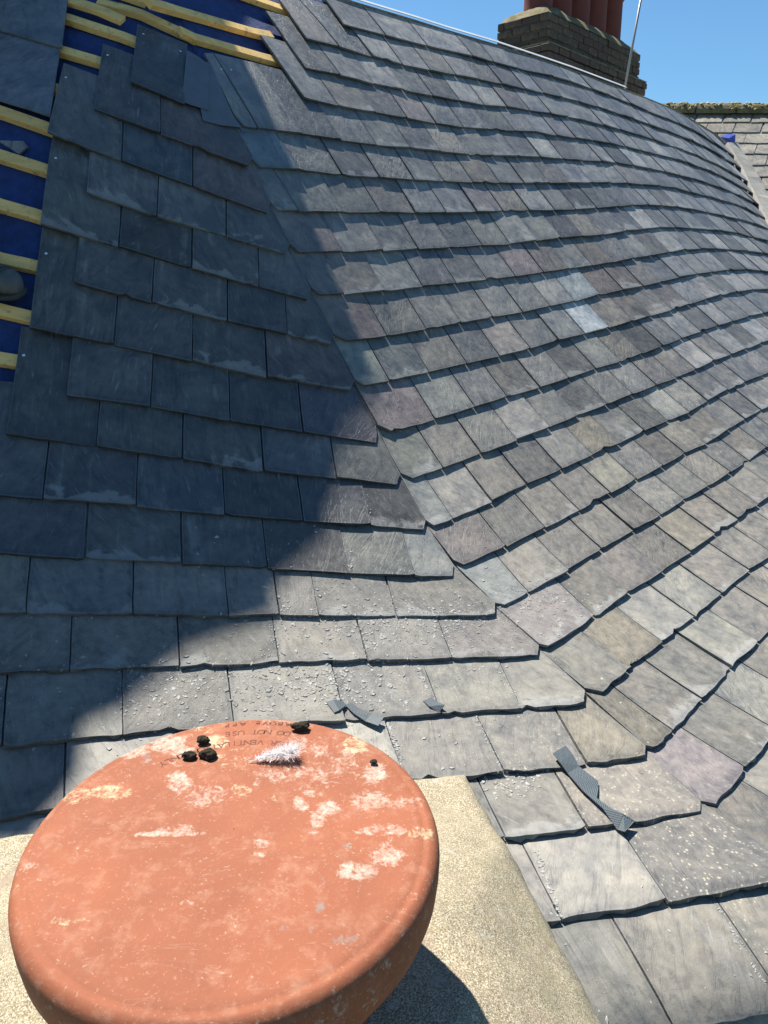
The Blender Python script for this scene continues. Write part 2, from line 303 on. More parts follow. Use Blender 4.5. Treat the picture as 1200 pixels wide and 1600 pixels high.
def slate_geo(s,k,j,cl,cr,chl,chr_,nc,rough):
    smax=2.07*G; sl_,sr_=min(smax,chl[-1][1]),min(smax,chr_[-1][1])
    fr=np.array([0,.02,.05,.12,.24,.36,.47,.72,1.0]) if nc>=8 else np.array([0,.04,.15,.33,.48,1.0])
    # keep the clipped corner sharp: add levels at the shoulder height
    for ch in (chl,chr_):
        if len(ch)<7 and ch[1][1]<.08: fr=np.unique(np.append(fr,ch[1][1]/smax))
    nr=len(fr); u=np.linspace(0,1,nc+1)
    PL=np.array([at_s(chl,f*sl_) for f in fr]); PR=np.array([at_s(chr_,f*sr_) for f in fr])
    px=PL[:,None]*(1-u[None,:,None])+PR[:,None]*u[None,:,None]
    ss=fr[:,None]*(sl_*(1-u)+sr_*u)[None]
    t=rng.uniform(.0085,.0125); lift=rng.uniform(0,.0035); tl=rng.normal(0,.0024)
    off=-1.13*T*ss/G+lift*(1-ss/smax)+tl*(u[None]-.5)*(1-ss/smax)*2
    P=S(px,s); n=NRM(px,s); W=float(np.linalg.norm(P[0,-1]-P[0,0]))
    P=P+n*off[...,None]
    across=P[:,-1]-P[:,0]; across/=np.linalg.norm(across,axis=1)[:,None]
    up=P[1]-P[0]; up=(P[min(3,nr-1)]-P[0]); up/=np.linalg.norm(up,axis=1)[:,None]
    gl,gr=rng.uniform(.0006,.0020,2)*(2.3 if s=='B' else 1.8)
    if len(chl)<7: gl=-.001
    if len(chr_)<7: gr=-.001
    P[:,0]+=across*gl; P[:,-1]-=across*gr
    if k>3 or s=='B':
        P[:,0]+=across*rng.normal(0,.0006,nr)[:,None]; P[:,-1]+=across*rng.normal(0,.0006,nr)[:,None]
    jit=rng.normal(0,1,nc+1); jit=np.convolve(np.pad(jit,1,mode='edge'),[.25,.5,.25],'valid')*.0016*rough
    jit+=rng.normal(0,.0015)*(u-.5)*2+rng.normal(0,.0016)
    for e in (0,-1):
        if rng.random()<.5: jit[e]+=rng.uniform(.001,.006)
    P[0]+=up*jit[:,None]
    if rng.random()<.14*rough:   # a spalled bite in the tail
        a=rng.integers(1,nc); P[0,a]+=up[a]*rng.uniform(.006,.014)
    P[1:,1:-1]+=n[1:,1:-1]*rng.normal(0,.00012,(nr-1,nc-1,1))
    top=P.reshape(-1,3); bot=(P-n*t); bot[0]+=up*rng.normal(-.0005,.0014*rough,(nc+1,1)); 
    m=nc+1; nv=len(top); V=list(top); Fc=[]; bi={}
    def b(i,jj):
        if (i,jj) not in bi: bi[(i,jj)]=len(V); V.append(bot[i,jj])
        return bi[(i,jj)]
    T_=lambda i,jj:i*m+jj
    for i in range(nr-1):
        for jj in range(nc): Fc.append((T_(i,jj),T_(i,jj+1),T_(i+1,jj+1),T_(i+1,jj)))
    for jj in range(nc): Fc.append((b(0,jj),b(0,jj+1),T_(0,jj+1),T_(0,jj)))
    for i in range(nr-1):
        Fc.append((b(i+1,0),b(i,0),T_(i,0),T_(i+1,0))); Fc.append((b(i,nc),b(i+1,nc),T_(i+1,nc),T_(i,nc)))
    for jj in range(nc): Fc.append((T_(nr-1,jj),T_(nr-1,jj+1),b(nr-1,jj+1),b(nr-1,jj)))
    uvv=np.zeros((len(V),2)); uvv[:nv,0]=(u[None]*W+0*ss).reshape(-1); uvv[:nv,1]=ss.reshape(-1)
    for (i,jj),q in bi.items(): uvv[q]=(u[jj]*W,ss[i,jj]-.004)
    return V,Fc,uvv
def finish_slate(me,uvv,rnd,tone,lich,dust=0.,wid=None):
    me.polygons.foreach_set('use_smooth',[True]*len(me.polygons)); me.set_sharp_from_angle(angle=R(38))
    uvl=me.uv_layers.new(name='uv'); li=np.empty(len(me.loops),int); me.loops.foreach_get('vertex_index',li)
    uvl.data.foreach_set('uv',np.ascontiguousarray(uvv[li],dtype=np.float32).ravel())
    n=len(me.vertices)
    a=me.attributes.new('rnd','FLOAT','POINT'); a.data.foreach_set('value',np.broadcast_to(np.asarray(rnd,np.float32),(n,)).copy())
    a=me.attributes.new('lich','FLOAT','POINT'); a.data.foreach_set('value',np.broadcast_to(np.asarray(lich,np.float32),(n,)).copy())
    a=me.attributes.new('wid','FLOAT','POINT'); a.data.foreach_set('value',np.broadcast_to(np.asarray(wid if wid is not None else uvv[:,0].max(),np.float32),(n,)).copy())
    a=me.attributes.new('dust','FLOAT','POINT'); a.data.foreach_set('value',np.broadcast_to(np.asarray(dust,np.float32),(n,)).copy())
    t=np.ones((n,4),np.float32); t[:,:3]=tone
    a=me.attributes.new('tone','FLOAT_COLOR','POINT'); a.data.foreach_set('color',t.ravel())
roofA=empty('slate_roof_slope',S((250,700),'A'),'shaded left slate slope with bare battens and blue underlay along its left and top edges','roof','slate slopes meeting at the mitred hip')
roofB=empty('slate_roof_slope',S((900,500),'B'),'sunlit right slate slope curving away to the far gable and ridge','roof','slate slopes meeting at the mitred hip')
def ext(c,n,left):
    c=list(c)
    for _ in range(n):
        a,b=(c[0],c[1]) if left else (c[-1],c[-2]); q=(a[0]+(a[0]-b[0]),a[1]+(a[1]-b[1]))
        c=[q]+c if left else c+[q]
    return c
SL=[]
for s,D in (('A',A),('B',B)):
    for k,c in D.items():
        base=0; c2=list(c)
        if s=='A' and k>=9: c2=ext(c2,3,True); base=3
        if s=='B' and k>=3: c2=ext(c2,5,False)
        n=len(c2)-1
        for j in range(n):
            cl,cr=c2[j],c2[j+1]
            if s=='A' and j==n-1 and k>0 and k<17: chr_=seam_chain(cr,k,s,(cl,cr))
            else: chr_=side_chain(cr,s,2.07*G,FIRST.get((s,k,j+1-base)))
            if s=='B' and j==0 and k>0: chl=seam_chain(cl,k,s,(cl,cr))
            else: chl=side_chain(cl,s,2.07*G,FIRST.get((s,k,j-base)))
            ylow=(cl[1]+cr[1])/2; w_=math.hypot(cr[0]-cl[0],cr[1]-cl[1]); up=at_s(chl,min(G,chl[-1][1]))-np.array(cl)
            area=abs((cr[0]-cl[0])*up[1]-(cr[1]-cl[1])*up[0])
            SL.append((s,k,j-base,cl,cr,chl,chr_,area,ylow))
bs_=sorted([q for q in SL if q[0]=='B'],key=lambda q:-(q[7]*(1 if q[3][0]<1195 else .01)))
keep={(q[1],q[2]) for q in bs_[:300]}
stV=[];stF=[];stU=[];stR=[];stT=[];stL=[];stW=[]
for (s,k,j,cl,cr,chl,chr_,area,ylow) in SL:
    nc=12 if area>9000 else 9 if area>4000 else 6 if area>900 else 4
    rough=2.1 if k>=12 else 1.0 if k>8 else .7
    if (s,k,j) in (('A',15,4),('A',16,4),('A',15,3),('A',13,3),('B',7,0),('B',10,3)): rough=2.6
    V,Fc,uvv=slate_geo(s,k,j,cl,cr,chl,chr_,nc,rough)
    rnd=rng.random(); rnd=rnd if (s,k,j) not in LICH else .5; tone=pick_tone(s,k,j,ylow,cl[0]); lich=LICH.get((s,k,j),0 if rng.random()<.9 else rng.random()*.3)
    bvh_add(V,Fc)
    if s=='A' or (k,j) in keep:
        par=roofA if s=='A' else roofB
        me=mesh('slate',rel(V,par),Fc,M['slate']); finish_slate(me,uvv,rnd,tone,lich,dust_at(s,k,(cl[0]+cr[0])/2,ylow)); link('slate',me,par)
    else:
        b0=len(stV); stV+=list(V); stF+=[tuple(i+b0 for i in f) for f in Fc]; stU.append(uvv); stR+= [rnd]*len(V); stT+=[tone]*len(V); stL+=[lich]*len(V); stW+=[uvv[:,0].max()]*len(V)
me=mesh('distant_slates',rel(stV,roofB),stF,M['slate']); finish_slate(me,np.concatenate(stU),np.array(stR),np.array(stT),np.array(stL),0.,np.array(stW))
tag(link('distant_slates',me,roofB),kind='stuff')
BVH=BVHTree.FromPolygons(BV_V,BV_F)
def hit(px):
    d=Vector(ray(px)).normalized(); r=BVH.ray_cast(Vector((0,0,0)),d)
    if r[0] is None: return None,None
    n=r[1]; n=n if n.dot(d)<0 else -n
    return r[0],n
# underlay below the battens
def membrane(s,par,rows):
    V=[];Fc=[]; nu=26
    for xs0,xs1,y0,y1 in rows:
        u=np.linspace(0,1,nu); V+=list(SO(np.stack([xs0+(xs1-xs0)*u,y0+(y1-y0)*u],-1),s,np.full(nu,-.062)))
    m=nu
    for i in range(len(rows)-1):
        for j in range(nu-1): Fc.append((i*m+j,(i+1)*m+j,(i+1)*m+j+1,i*m+j+1))
    return V,Fc
rowsA=[]
for y in range(-90,1290,30): rowsA.append((-230,float(seam_x(y)),y,y))
V,Fc=membrane('A',roofA,rowsA); link('underlay',mesh('underlay',rel(V,roofA),Fc,M['membrane'],True),roofA)
rowsB=[]
top=[(float(x),float(ridge_y(x))+3) for x in np.linspace(505,1155,60)]; 
V=[];Fc=[]
ks=[-4]+list(range(-3,17)); lines=[]
tl=[(262,-80),(380,-70),(505,-18)]+[(float(x),float(ridge_y(x))+2) for x in np.linspace(557,1150,24)]
def resample(pl,n):
    pl=np.array(pl,float); d=np.r_[0,np.cumsum(np.hypot(*np.diff(pl,axis=0).T))]; t=np.linspace(0,d[-1],n); return np.stack([np.interp(t,d,pl[:,0]),np.interp(t,d,pl[:,1])],-1)
lines.append(resample(tl,30))
lines.append(resample([(290,0),(420,10),(536,41)]+B[-4][1:],30))
for k in range(-3,17):
    sx=(float(seam_x(B[k][0][1])) ,B[k][0][1]) if k<0 else (apexB[k] if k<0 else apexB2[k])
    if k<0: sx=(float(seam_x(B[k][0][1]-20)),B[k][0][1]-20)
    c=ext(B[k],4,False) if k>=3 else B[k]
    lines.append(resample([sx]+list(c),30))
for l in lines: V+=list(SO(l,'B',np.full(30,-.062)))
for i in range(len(lines)-1):
    for j in range(29): Fc.append((i*30+j,(i+1)*30+j,(i+1)*30+j+1,i*30+j+1))
link('underlay',mesh('underlay',rel(V,roofB),Fc,M['membrane'],True),roofB)
# battens: sawn laths running along the courses
def batten(s,pl,par,wd=.044,th=.026,off=-.058,shift=0,mat='wood'):
    pl=np.array(pl,float); q=resample(pl,8) ; P=S(q,s); n=NRM(q,s); t=np.gradient(P,axis=0); t/=np.linalg.norm(t,axis=1)[:,None]
    dn=np.cross(t,n); dn/=np.linalg.norm(dn,axis=1)[:,None]   # down the slope
    if dn[0][2]>0: dn=-dn
    V=[]
    for i in range(len(q)):
        o=P[i]+n[i]*off
        V+=[o-dn[i]*wd/2,o+dn[i]*wd/2,o+dn[i]*wd/2+n[i]*th,o-dn[i]*wd/2+n[i]*th]
    Fc=[]
    for i in range(len(q)-1):
        a=4*i
        for e in range(4): Fc.append((a+e,a+(e+1)%4,a+4+(e+1)%4,a+4+e))
    Fc+=[(3,2,1,0),(len(V)-4,len(V)-3,len(V)-2,len(V)-1)]
    me=mesh('batten',rel(V,par),Fc,M[mat]); o=link('batten',me,par)
    bv=o.modifiers.new('edge','BEVEL'); bv.width=.0015; bv.segments=1
    return o
for s,pl in (('A',[(-190,100),(0,161),(76,187),(150,215)]),('A',[(-190,170),(0,231),(75,254),(150,280)]),('A',[(-190,248),(0,309),(65,327),(140,352)]),('A',[(-190,344),(0,394),(57,406),(140,430)]),('A',[(-190,425),(0,475),(60,489),(140,510)]),
             ('A',[(-190,512),(0,551),(60,560),(140,575)]),('A',[(68,56),(110,68),(155,81),(250,112)]),('A',[(60,-2),(102,12),(195,42),(240,60)]),('A',[(150,-13),(215,3),(300,43),(311,48)]),('A',[(25,105),(66,118),(86,124),(150,146)]),
             ('B',[(240,-10),(300,8),(400,38),(430,44)]),('B',[(290,36),(312,47),(420,79),(470,92)]),('B',[(330,-42),(390,-18),(440,0),(490,18)]),('A',[(30,-75),(120,-50),(230,-12)])):
    batten(s,pl,roofA if s=='A' else roofB)
# short packing lath lying beside the upper batten
batten('A',[(104,-8),(150,6),(192,24)],roofA,.05,.02,-.032)
# nail heads
def nail(px,par):
    p,n=hit(px)
    if p is None: return
    t=n.orthogonal().normalized(); b=n.cross(t); r=.0052; V=[p+n*.003]+[p+n*.0005+(t*math.cos(a)+b*math.sin(a))*r for a in [i*math.pi/4 for i in range(8)]]
    V=[V[0]]+V[1:]; link('nail',mesh('nail',rel(V,par),[(0,i+1,(i+1)%8+1) for i in range(8)],M['nail'],True),par)
for px in ((103,121),(168,86),(224,53),(282,80),(87,247),(72,396),(37,555)): nail(px,roofA)
for px in ((346,108),(361,109),(416,122),(434,127),(434,76),(437,31),(498,9),(319,52)): nail(px,roofB)
# grey lead soakers lying in the open part of the mitre
def sheet(name,s,poly,off,mat,par,th=.0015,bend=0):
    P=SO(np.array(poly,float),s,np.full(len(poly),off)); n=NRM(np.array(poly,float),s)
    k=len(poly); V=list(P)+list(P-n*th); Fc=[tuple(range(k)),tuple(range(2*k-1,k-1,-1))]+[(i,(i+1)%k,k+(i+1)%k,k+i) for i in range(k)]
    me=mesh(name,rel(V,par),Fc,M[mat]); return link(name,me,par)
sheet('lead_soaker','A',[(292,78),(310,88),(322,97),(327,108),(326,172),(300,164),(284,158)],-.0005,'lead',roofA)
sheet('lead_soaker','A',[(310,94),(329,96),(352,150),(366,181),(379,198),(345,194),(318,187),(314,168)],-.0045,'lead',roofA)
sheet('lead_soaker','B',[(362,176),(381,194),(405,199),(428,208),(381,202)],-.0118,'lead',roofB)
# pale lead edge capping the ridge
def strip3(name,L,Rr,th,mat,par):
    L=[np.array(x) for x in L]; Rr=[np.array(x) for x in Rr]; V=[];Fc=[]
    for i in range(len(L)):
        a=L[min(i+1,len(L)-1)]-L[max(i-1,0)]; n=np.cross(a,Rr[i]-L[i]); n/=np.linalg.norm(n)
        if n[1]>0: n=-n
        V+=[L[i],Rr[i],Rr[i]-n*th,L[i]-n*th]
    for i in range(len(L)-1):
        a=4*i
        for e in range(4): Fc.append((a+e,a+(e+1)%4,a+4+(e+1)%4,a+4+e))
    Fc+=[(3,2,1,0),tuple(len(V)-4+i for i in range(4))]
    me=mesh(name,rel(V,par),Fc,M[mat]); return link(name,me,par)
rl=resample([r for r in ridge if r[0]<=985],40); up3=S(rl,'B')+NRM(rl,'B')*.0; 
strip3('ridge_flashing',[p+np.array([0,.0,.004]) for p in up3],[p+np.array([-.012,.03,.024]) for p in up3],.004,'flash',roofB)
# back slope falling away behind the ridge
rl2=resample(ridge,40); q=S(rl2,'B'); V=[];Fc=[]
for p in q: V+=[p+np.array([0,.02,-.004]),p+np.array([-.9,1.9,-2.2])]
for i in range(39): Fc.append((2*i,2*i+1,2*i+3,2*i+2))
me=mesh('rear_slope',rel(V,roofB),Fc,M['debris']); link('rear_slope',me,roofB)
# ---------------------------------------------------------------- near chimney: mortar top, clay pot and its solid cap
def px_of(P):
    P=np.asarray(P,float); c,s=math.cos(PITCH),math.sin(PITCH); zc=P[...,1]*c-P[...,2]*s; yc=P[...,1]*s+P[...,2]*c
    return np.stack([600+FPX*P[...,0]/zc,800-FPX*yc/zc],-1)
def hash_noise(x,y,z=0.,sc_=1.,o=3):
    from mathutils import noise as mn
    return mn.fractal(Vector((x*sc_,y*sc_,z*sc_)),1.,2.,o)
def mortar_extra(n,v,c):
    g=noise(n,v,680,2,.7); c=mixc(n,ramp(n,g,[(.53,0),(.62,.85)]),c,(.55,.52,.42)); c=mixc(n,ramp(n,g,[(.36,.95),(.45,0)]),c,(.10,.088,.06))
    b=noise(n,v,9,6,.65,.8); b2=noise(n,v,22,6,.7,.6); c=mixc(n,ramp(n,b,[(.54,0),(.66,.7)]),c,(.25,.19,.145)); c=mixc(n,ramp(n,b2,[(.56,0),(.68,.8)]),c,(.26,.235,.145)); c=mixc(n,ramp(n,b2,[(.30,.8),(.40,0)]),c,(.37,.37,.34))
    k=noise(n,v,60,3,.7,.3); c=mixc(n,ramp(n,k,[(.70,0),(.76,.8)]),c,(.08,.07,.055))
    return c
M['mortar']=simple('gritty_lichened_mortar',(.275,.228,.150),.92,90,.3,.6,.0028,.2,extra=mortar_extra)
def clay_mat(name,base):
    m,n,bs=new_mat(name); tc=n.nodes.new('ShaderNodeTexCoord'); v=tc.outputs['Object']
    a=noise(n,v,12,6,.6,.5); f=noise(n,v,420,4,.75); d=noise(n,v,70,5,.65,.15)
    c=mixc(n,ramp(n,a,[(.3,0),(.7,1)]),tuple(x*.86 for x in base),tuple(x*1.13 for x in base))
    c=mixc(n,ramp(n,d,[(.52,0),(.72,.5)]),c,(.38,.20,.13)); d2=noise(n,v,34,7,.75,.1); c=mixc(n,ramp(n,d2,[(.54,0),(.70,.3)]),c,(.18,.070,.042)); c=mixc(n,ramp(n,d2,[(.30,.25),(.44,0)]),c,(.36,.16,.09))
    c=mixc(n,ramp(n,f,[(.60,0),(.70,.55)]),c,(.50,.32,.23)); c=mixc(n,ramp(n,f,[(.28,.45),(.36,0)]),c,(.12,.06,.04))
    # scratches
    s1=noise(n,v,16,3,.5,1.5,1,4,1); c=mixc(n,ramp(n,s1,[(.650,0),(.658,.12),(.668,0)]),c,(.62,.50,.42))
    at=n.nodes.new('ShaderNodeAttribute'); at.attribute_name='crust'; cr=at.outputs['Color']; sp=n.nodes.new('ShaderNodeSeparateColor'); n.links.new(cr,sp.inputs[0])
    nn=noise(n,v,130,6,.72,.9); big=noise(n,v,45,5,.7,1.2)
    def msk(ch): return ramp(n,math_(n,'ADD',math_(n,'ADD',math_(n,'ADD',ch,math_(n,'MULTIPLY_ADD',f,1.0,-.5)),math_(n,'MULTIPLY_ADD',nn,1.7,-.85)),math_(n,'MULTIPLY_ADD',big,1.3,-.65)),[(.34,0),(.86,1)])
    c=mixc(n,math_(n,'MULTIPLY',msk(sp.outputs[0]),.68),c,(.50,.46,.39)); c=mixc(n,math_(n,'MULTIPLY',msk(sp.outputs[1]),.8),c,(.48,.44,.28)); c=mixc(n,math_(n,'MULTIPLY',msk(sp.outputs[2]),.7),c,(.20,.20,.19))
    n.links.new(c,bs.inputs['Base Color']); bs.inputs['Roughness'].default_value=.78; bs.inputs['Specular IOR Level'].default_value=.35
    b1=bump(n,bs,d,.35,.0012); bump(n,bs,f,.3,.0005,b1); return m
M['clay']=clay_mat('terracotta',(.252,.083,.040)); M['pot']=simple('red_clay',(.12,.03,.022),.7,10,.2,.2,.002,.4)
M['press']=simple('pressed_lettering',(.12,.042,.025),.9,60,.2,0)
CX,CY,CZ,CR=-.1045,.4225,-.369,.1432
stack=empty('chimney_stack',(CX,CY,-2.2),'near chimney stack whose gritty buff mortar top carries the capped round clay pot','chimney')
C0=np.array([.120,.897]); e1=np.array([-.979,-.203]); e2=np.array([.235,-.972])
V=[];Fc=[]; na,nb_=110,100; LA,LB=.82,.80
def mz(a,b):
    d=min(a,b,LA-a,LB-b); p=C0+e1*a+e2*b; r=math.hypot(p[0]-CX,p[1]-CY)
    z=-.662+min(.135*min(1,max(0,(.42-r)/.25)),d*.9)
    if d<.035: z-=.035-math.sqrt(max(0,.035**2-(.035-d)**2))
    z+=hash_noise(p[0],p[1],0,14)*.0035+hash_noise(p[0],p[1],5,60)*.0012
    return p,z
for i in range(na+1):
    for j in range(nb_+1):
        a=LA*(i/na); b=LB*(j/nb_); a+=0 if 0<i<na else 0
        p,z=mz(a,b); wob=.008*hash_noise(a,b,9,9); p=p+(e2*wob if 0<j<nb_ else 0)+(e1*wob if 0<i<na else 0)
        V.append((p[0],p[1],z))
m_=nb_+1
for i in range(na):
    for j in range(nb_): Fc.append((i*m_+j,(i+1)*m_+j,(i+1)*m_+j+1,i*m_+j+1))
rim=[i*m_ for i in range(na+1)]+[na*m_+j for j in range(1,nb_+1)]+[i*m_+nb_ for i in range(na-1,-1,-1)]+[j for j in range(nb_-1,0,-1)]
b0=len(V)
for r in rim: V.append((V[r][0],V[r][1],-.80))
for i in range(len(rim)): Fc.append((rim[i],rim[(i+1)%len(rim)],b0+(i+1)%len(rim),b0+i))
bm=bmesh.new(); me=mesh('mortar_top',rel(V,stack),Fc,M['mortar'],True); bm.from_mesh(me); bmesh.ops.recalc_face_normals(bm,faces=bm.faces); bm.to_mesh(me); bm.free()
link('mortar_top',me,stack)
def brick_mat():
    m,n,bs=new_mat('old_brick'); tc=n.nodes.new('ShaderNodeTexCoord'); v=tc.outputs['Object']; oi=n.nodes.new('ShaderNodeObjectInfo')
    a=noise(n,v,18,6,.65,.5); cb=mixc(n,oi.outputs['Random'],(.075,.040,.030),(.13,.09,.062)); c=mixc(n,ramp(n,a,[(.35,0),(.62,1)]),cb,(.045,.042,.036))
    n.links.new(c,bs.inputs['Base Color']); bs.inputs['Roughness'].default_value=.9; bump(n,bs,a,.7,.006); return m
M['brick']=brick_mat()
def box(name,c,sx,sy,sz,ax,ay,mat,par,bev=0):
    c=np.array(c,float); ax=np.array(ax,float);ay=np.array(ay,float); V=[]
    for z in (-1,1):
        for a,b in ((-1,-1),(1,-1),(1,1),(-1,1)): V.append((c[0]+ax[0]*a*sx/2+ay[0]*b*sy/2,c[1]+ax[1]*a*sx/2+ay[1]*b*sy/2,c[2]+z*sz/2))
    me=mesh(name,rel(V,par),[(3,2,1,0),(4,5,6,7),(0,1,5,4),(1,2,6,5),(2,3,7,6),(3,0,4,7)],M[mat]); o=link(name,me,par)
    if bev: q=o.modifiers.new('edge','BEVEL'); q.width=bev; q.segments=1
    return o
cc=C0+e1*LA/2+e2*LB/2
box('brick_body',(cc[0],cc[1],-1.5),LA-.06,LB-.06,1.38,e1,e2,'brick',stack)
def lathe(name,prof,c,mat,par,seg=96,smooth=True,uvcap=False):
    V=[];Fc=[]
    for (r,z) in prof:
        for i in range(seg): a=2*math.pi*i/seg; V.append((c[0]+r*math.cos(a),c[1]+r*math.sin(a),c[2]+z))
    for k in range(len(prof)-1):
        for i in range(seg): Fc.append((k*seg+(i+1)%seg,k*seg+i,(k+1)*seg+i,(k+1)*seg+(i+1)%seg))
    me=mesh(name,rel(V,par),Fc,M[mat],smooth); return me
pot=empty('chimney_pot',(CX,CY,-.60),'round terracotta chimney pot in the foreground with a solid lichen-blotched cap','chimney pot')
me=lathe('pot_body',[(.094,-.09),(.094,-.16),(.099,-.19),(.105,-.235),(.0001,-.235)],(CX,CY,CZ),'clay',pot); link('pot_body',me,pot)
rr=[0.0004]+list(np.linspace(.004,CR-.016,52)); prof=[(r,.0022*(1-(r/CR)**2)+.0) for r in rr]
prof+=[(CR-.012,-.0002),(CR-.0100,-.0011),(CR-.0085,-.0003),(CR-.006,-.0008),(CR-.0035,-.0024),(CR-.0015,-.0050),(CR-.0003,-.0085),(CR,-.012),(CR-.0003,-.022),(CR-.0016,-.034),(CR-.0050,-.045),(CR-.0115,-.057),(CR-.0215,-.070),(CR-.031,-.081),(CR-.038,-.087),(.092,-.092)]
me=lathe('cap',prof,(CX,CY,CZ),'clay',pot,260)
SP=[(115,1241,21,11,1,.9),(172,1238,27,9,1,1),(205,1168,26,16,0,1),(258,1160,30,13,0,1),(283,1172,22,9,0,.8),(322,1136,12,9,1,1),(338,1158,18,9,1,1),(280,1222,17,17,0,1),(322,1243,40,18,0,.62),(378,1233,15,9,1,1),(401,1224,5,4,0,1),(277,1196,15,6,0,.7),
 (262,1303,52,4,0,.85),(280,1296,30,8,0,.6),(408,1318,12,7,0,.9),(404,1336,10,5,0,.9),(49,1351,10,5,0,.9),(60,1336,18,3,0,.5),(513,1262,18,10,0,1),(496,1283,10,11,0,.95),(491,1300,6,6,0,.8),(469,1255,12,10,0,.9),(488,1240,14,6,0,.6),
 (556,1163,18,11,1,1),(585,1208,18,16,0,.95),(578,1250,26,14,0,.85),(630,1255,32,8,0,.6),(500,1190,60,32,0,.62),(440,1205,45,18,0,.62),(480,1165,30,14,0,.55),(560,1362,28,13,0,1),(606,1338,26,13,0,1),(604,1322,10,14,0,.8),(598,1296,34,9,0,.7),(572,1298,14,7,0,.7),
 (657,1303,17,9,1,1),(232,1190,16,7,0,.5),(130,1200,30,5,0,.45),(150,1180,26,8,0,.7),(398,1185,60,14,1,.5),(430,1125,40,5,0,.55),(475,1130,40,5,0,.6),(390,1252,40,10,1,.42),(120,1440,45,5,1,.42),(150,1425,30,4,1,.4),(640,1400,20,10,0,.25),(330,1410,90,50,0,.16),(205,1382,10,3,0,.6),(290,1410,12,3,0,.6),
 (230,1183,9,7,2,.9),(145,1203,20,5,2,.6),(503,1374,5,6,2,.9),(493,1390,8,6,2,.8),(500,1418,7,8,2,.9),(540,1467,20,7,2,.9),(445,1450,8,6,2,.7),(545,1280,22,9,2,.45),(541,1322,6,3,2,.9),(485,1452,8,7,2,.6),(505,1488,8,4,2,.6),(560,1150,5,3,2,.3)]
vs_=np.array([v.co for v in me.vertices])+np.array(pot.location); pxs=px_of(vs_); col_=np.zeros((len(vs_),4),np.float32); col_[:,3]=1
for x,y,rx,ry,ch,a in SP:
    d=np.sqrt(((pxs[:,0]-x)/(rx*1.25))**2+((pxs[:,1]-y)/(ry*1.25))**2); mk=np.clip((1.25-d)/.6,0,1)*a*.66
    if ch==1: mk=np.maximum(mk*.75,np.exp(-((d-.8)/.16)**2)*a*.66)
    col_[:,ch]=np.maximum(col_[:,ch],mk)
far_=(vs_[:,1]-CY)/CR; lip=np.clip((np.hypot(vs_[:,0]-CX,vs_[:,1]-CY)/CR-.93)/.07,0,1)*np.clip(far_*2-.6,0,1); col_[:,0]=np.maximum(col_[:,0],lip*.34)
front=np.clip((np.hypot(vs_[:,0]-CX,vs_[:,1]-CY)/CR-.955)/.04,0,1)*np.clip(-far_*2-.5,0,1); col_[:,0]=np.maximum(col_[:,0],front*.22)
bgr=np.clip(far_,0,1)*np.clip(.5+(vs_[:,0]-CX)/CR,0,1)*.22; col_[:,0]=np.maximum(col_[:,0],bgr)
a=me.attributes.new('crust','FLOAT_COLOR','POINT'); a.data.foreach_set('color',col_.ravel()); link('cap',me,pot)
# lettering pressed into the cap, read from the far side
def arc_text(txt,pr,pl,size):
    a,b=on_z(pr,CZ),on_z(pl,CZ); an=[math.atan2(q.y-CY,q.x-CX) for q in (a,b)]; ra=sum(math.hypot(q.x-CX,q.y-CY) for q in (a,b))/2; out=[]
    for i,ch in enumerate(txt):
        if ch==' ': continue
        t=an[0]+(an[1]-an[0])*i/max(1,len(txt)-1)
        cu=bpy.data.curves.new('letter','FONT'); cu.body=ch; cu.size=size; cu.align_x='CENTER'; cu.extrude=.00008; cu.resolution_u=2
        ob=bpy.data.objects.new('letter',cu); col.objects.link(ob)
        ml=bpy.data.meshes.new_from_object(ob.evaluated_get(bpy.context.evaluated_depsgraph_get())); bpy.data.objects.remove(ob)
        zc=CZ+.0022*(1-(ra/CR)**2)+.00012
        mat=Matrix.Translation((CX+ra*math.cos(t),CY+ra*math.sin(t),zc))@Matrix.Rotation(t+math.pi/2,4,'Z')
        out.append((ml,mat))
    return out
let=arc_text('FOR VENTILATION ONLY',(449,1161),(251,1193),.0098)+arc_text('DO NOT USE',(452,1141),(356,1148),.0098)+arc_text('ABOVE APP',(452,1128),(355,1133),.0088)
bm=bmesh.new()
for ml,mt in let:
    ml.transform(Matrix.Translation(-pot.location)@mt); bm.from_mesh(ml)
ml=bpy.data.meshes.new('lettering'); bm.to_mesh(ml); bm.free(); ml.materials.clear(); ml.materials.append(M['press']); link('lettering',ml,pot)
# dark moss clumps and a downy feather lying on the cap
M['moss']=simple('dry_dark_moss',(.035,.030,.020),.95,500,.6,1,.002,.2)
M['down']=simple('white_down',(.93,.90,.89),.9,60,.03,0)
def clump(px,r,sq,label,name='moss_clump',mat='moss',z=CZ,dx=1.3):
    p=on_z(px,z+.002); bm=bmesh.new(); bmesh.ops.create_icosphere(bm,subdivisions=4,radius=r)
    for v in bm.verts:
        k=1+.42*hash_noise(v.co.x+px[0]*.01,v.co.y,v.co.z,170,2); v.co*=max(.35,k+.16*hash_noise(v.co.x,v.co.y,v.co.z,700,2)); v.co.x*=dx; v.co.z=v.co.z*sq+r*sq*.6
    me=bpy.data.meshes.new(name); bm.to_mesh(me); bm.free(); me.materials.append(M[mat]); o=link(name,me); o.location=p
    return tag(o,label,'moss clump','dark moss clumps on the cap')
clump((319,1160),.0040,.9,'small dark moss clump beside the oval yellow lichen ring on the cap')
clump((294,1184),.0043,.8,'dark moss clump nearest the letter Y, left of the other two')
clump((326,1182),.0050,.9,'largest dark moss clump, in front of the small one on the cap')
clump((469,1138),.0046,.7,'ragged dark moss clump near the far right rim of the cap',dx=1.7)
clump((584,1191),.0024,.7,'tiny dark moss speck above the white blotch at the right of the cap')
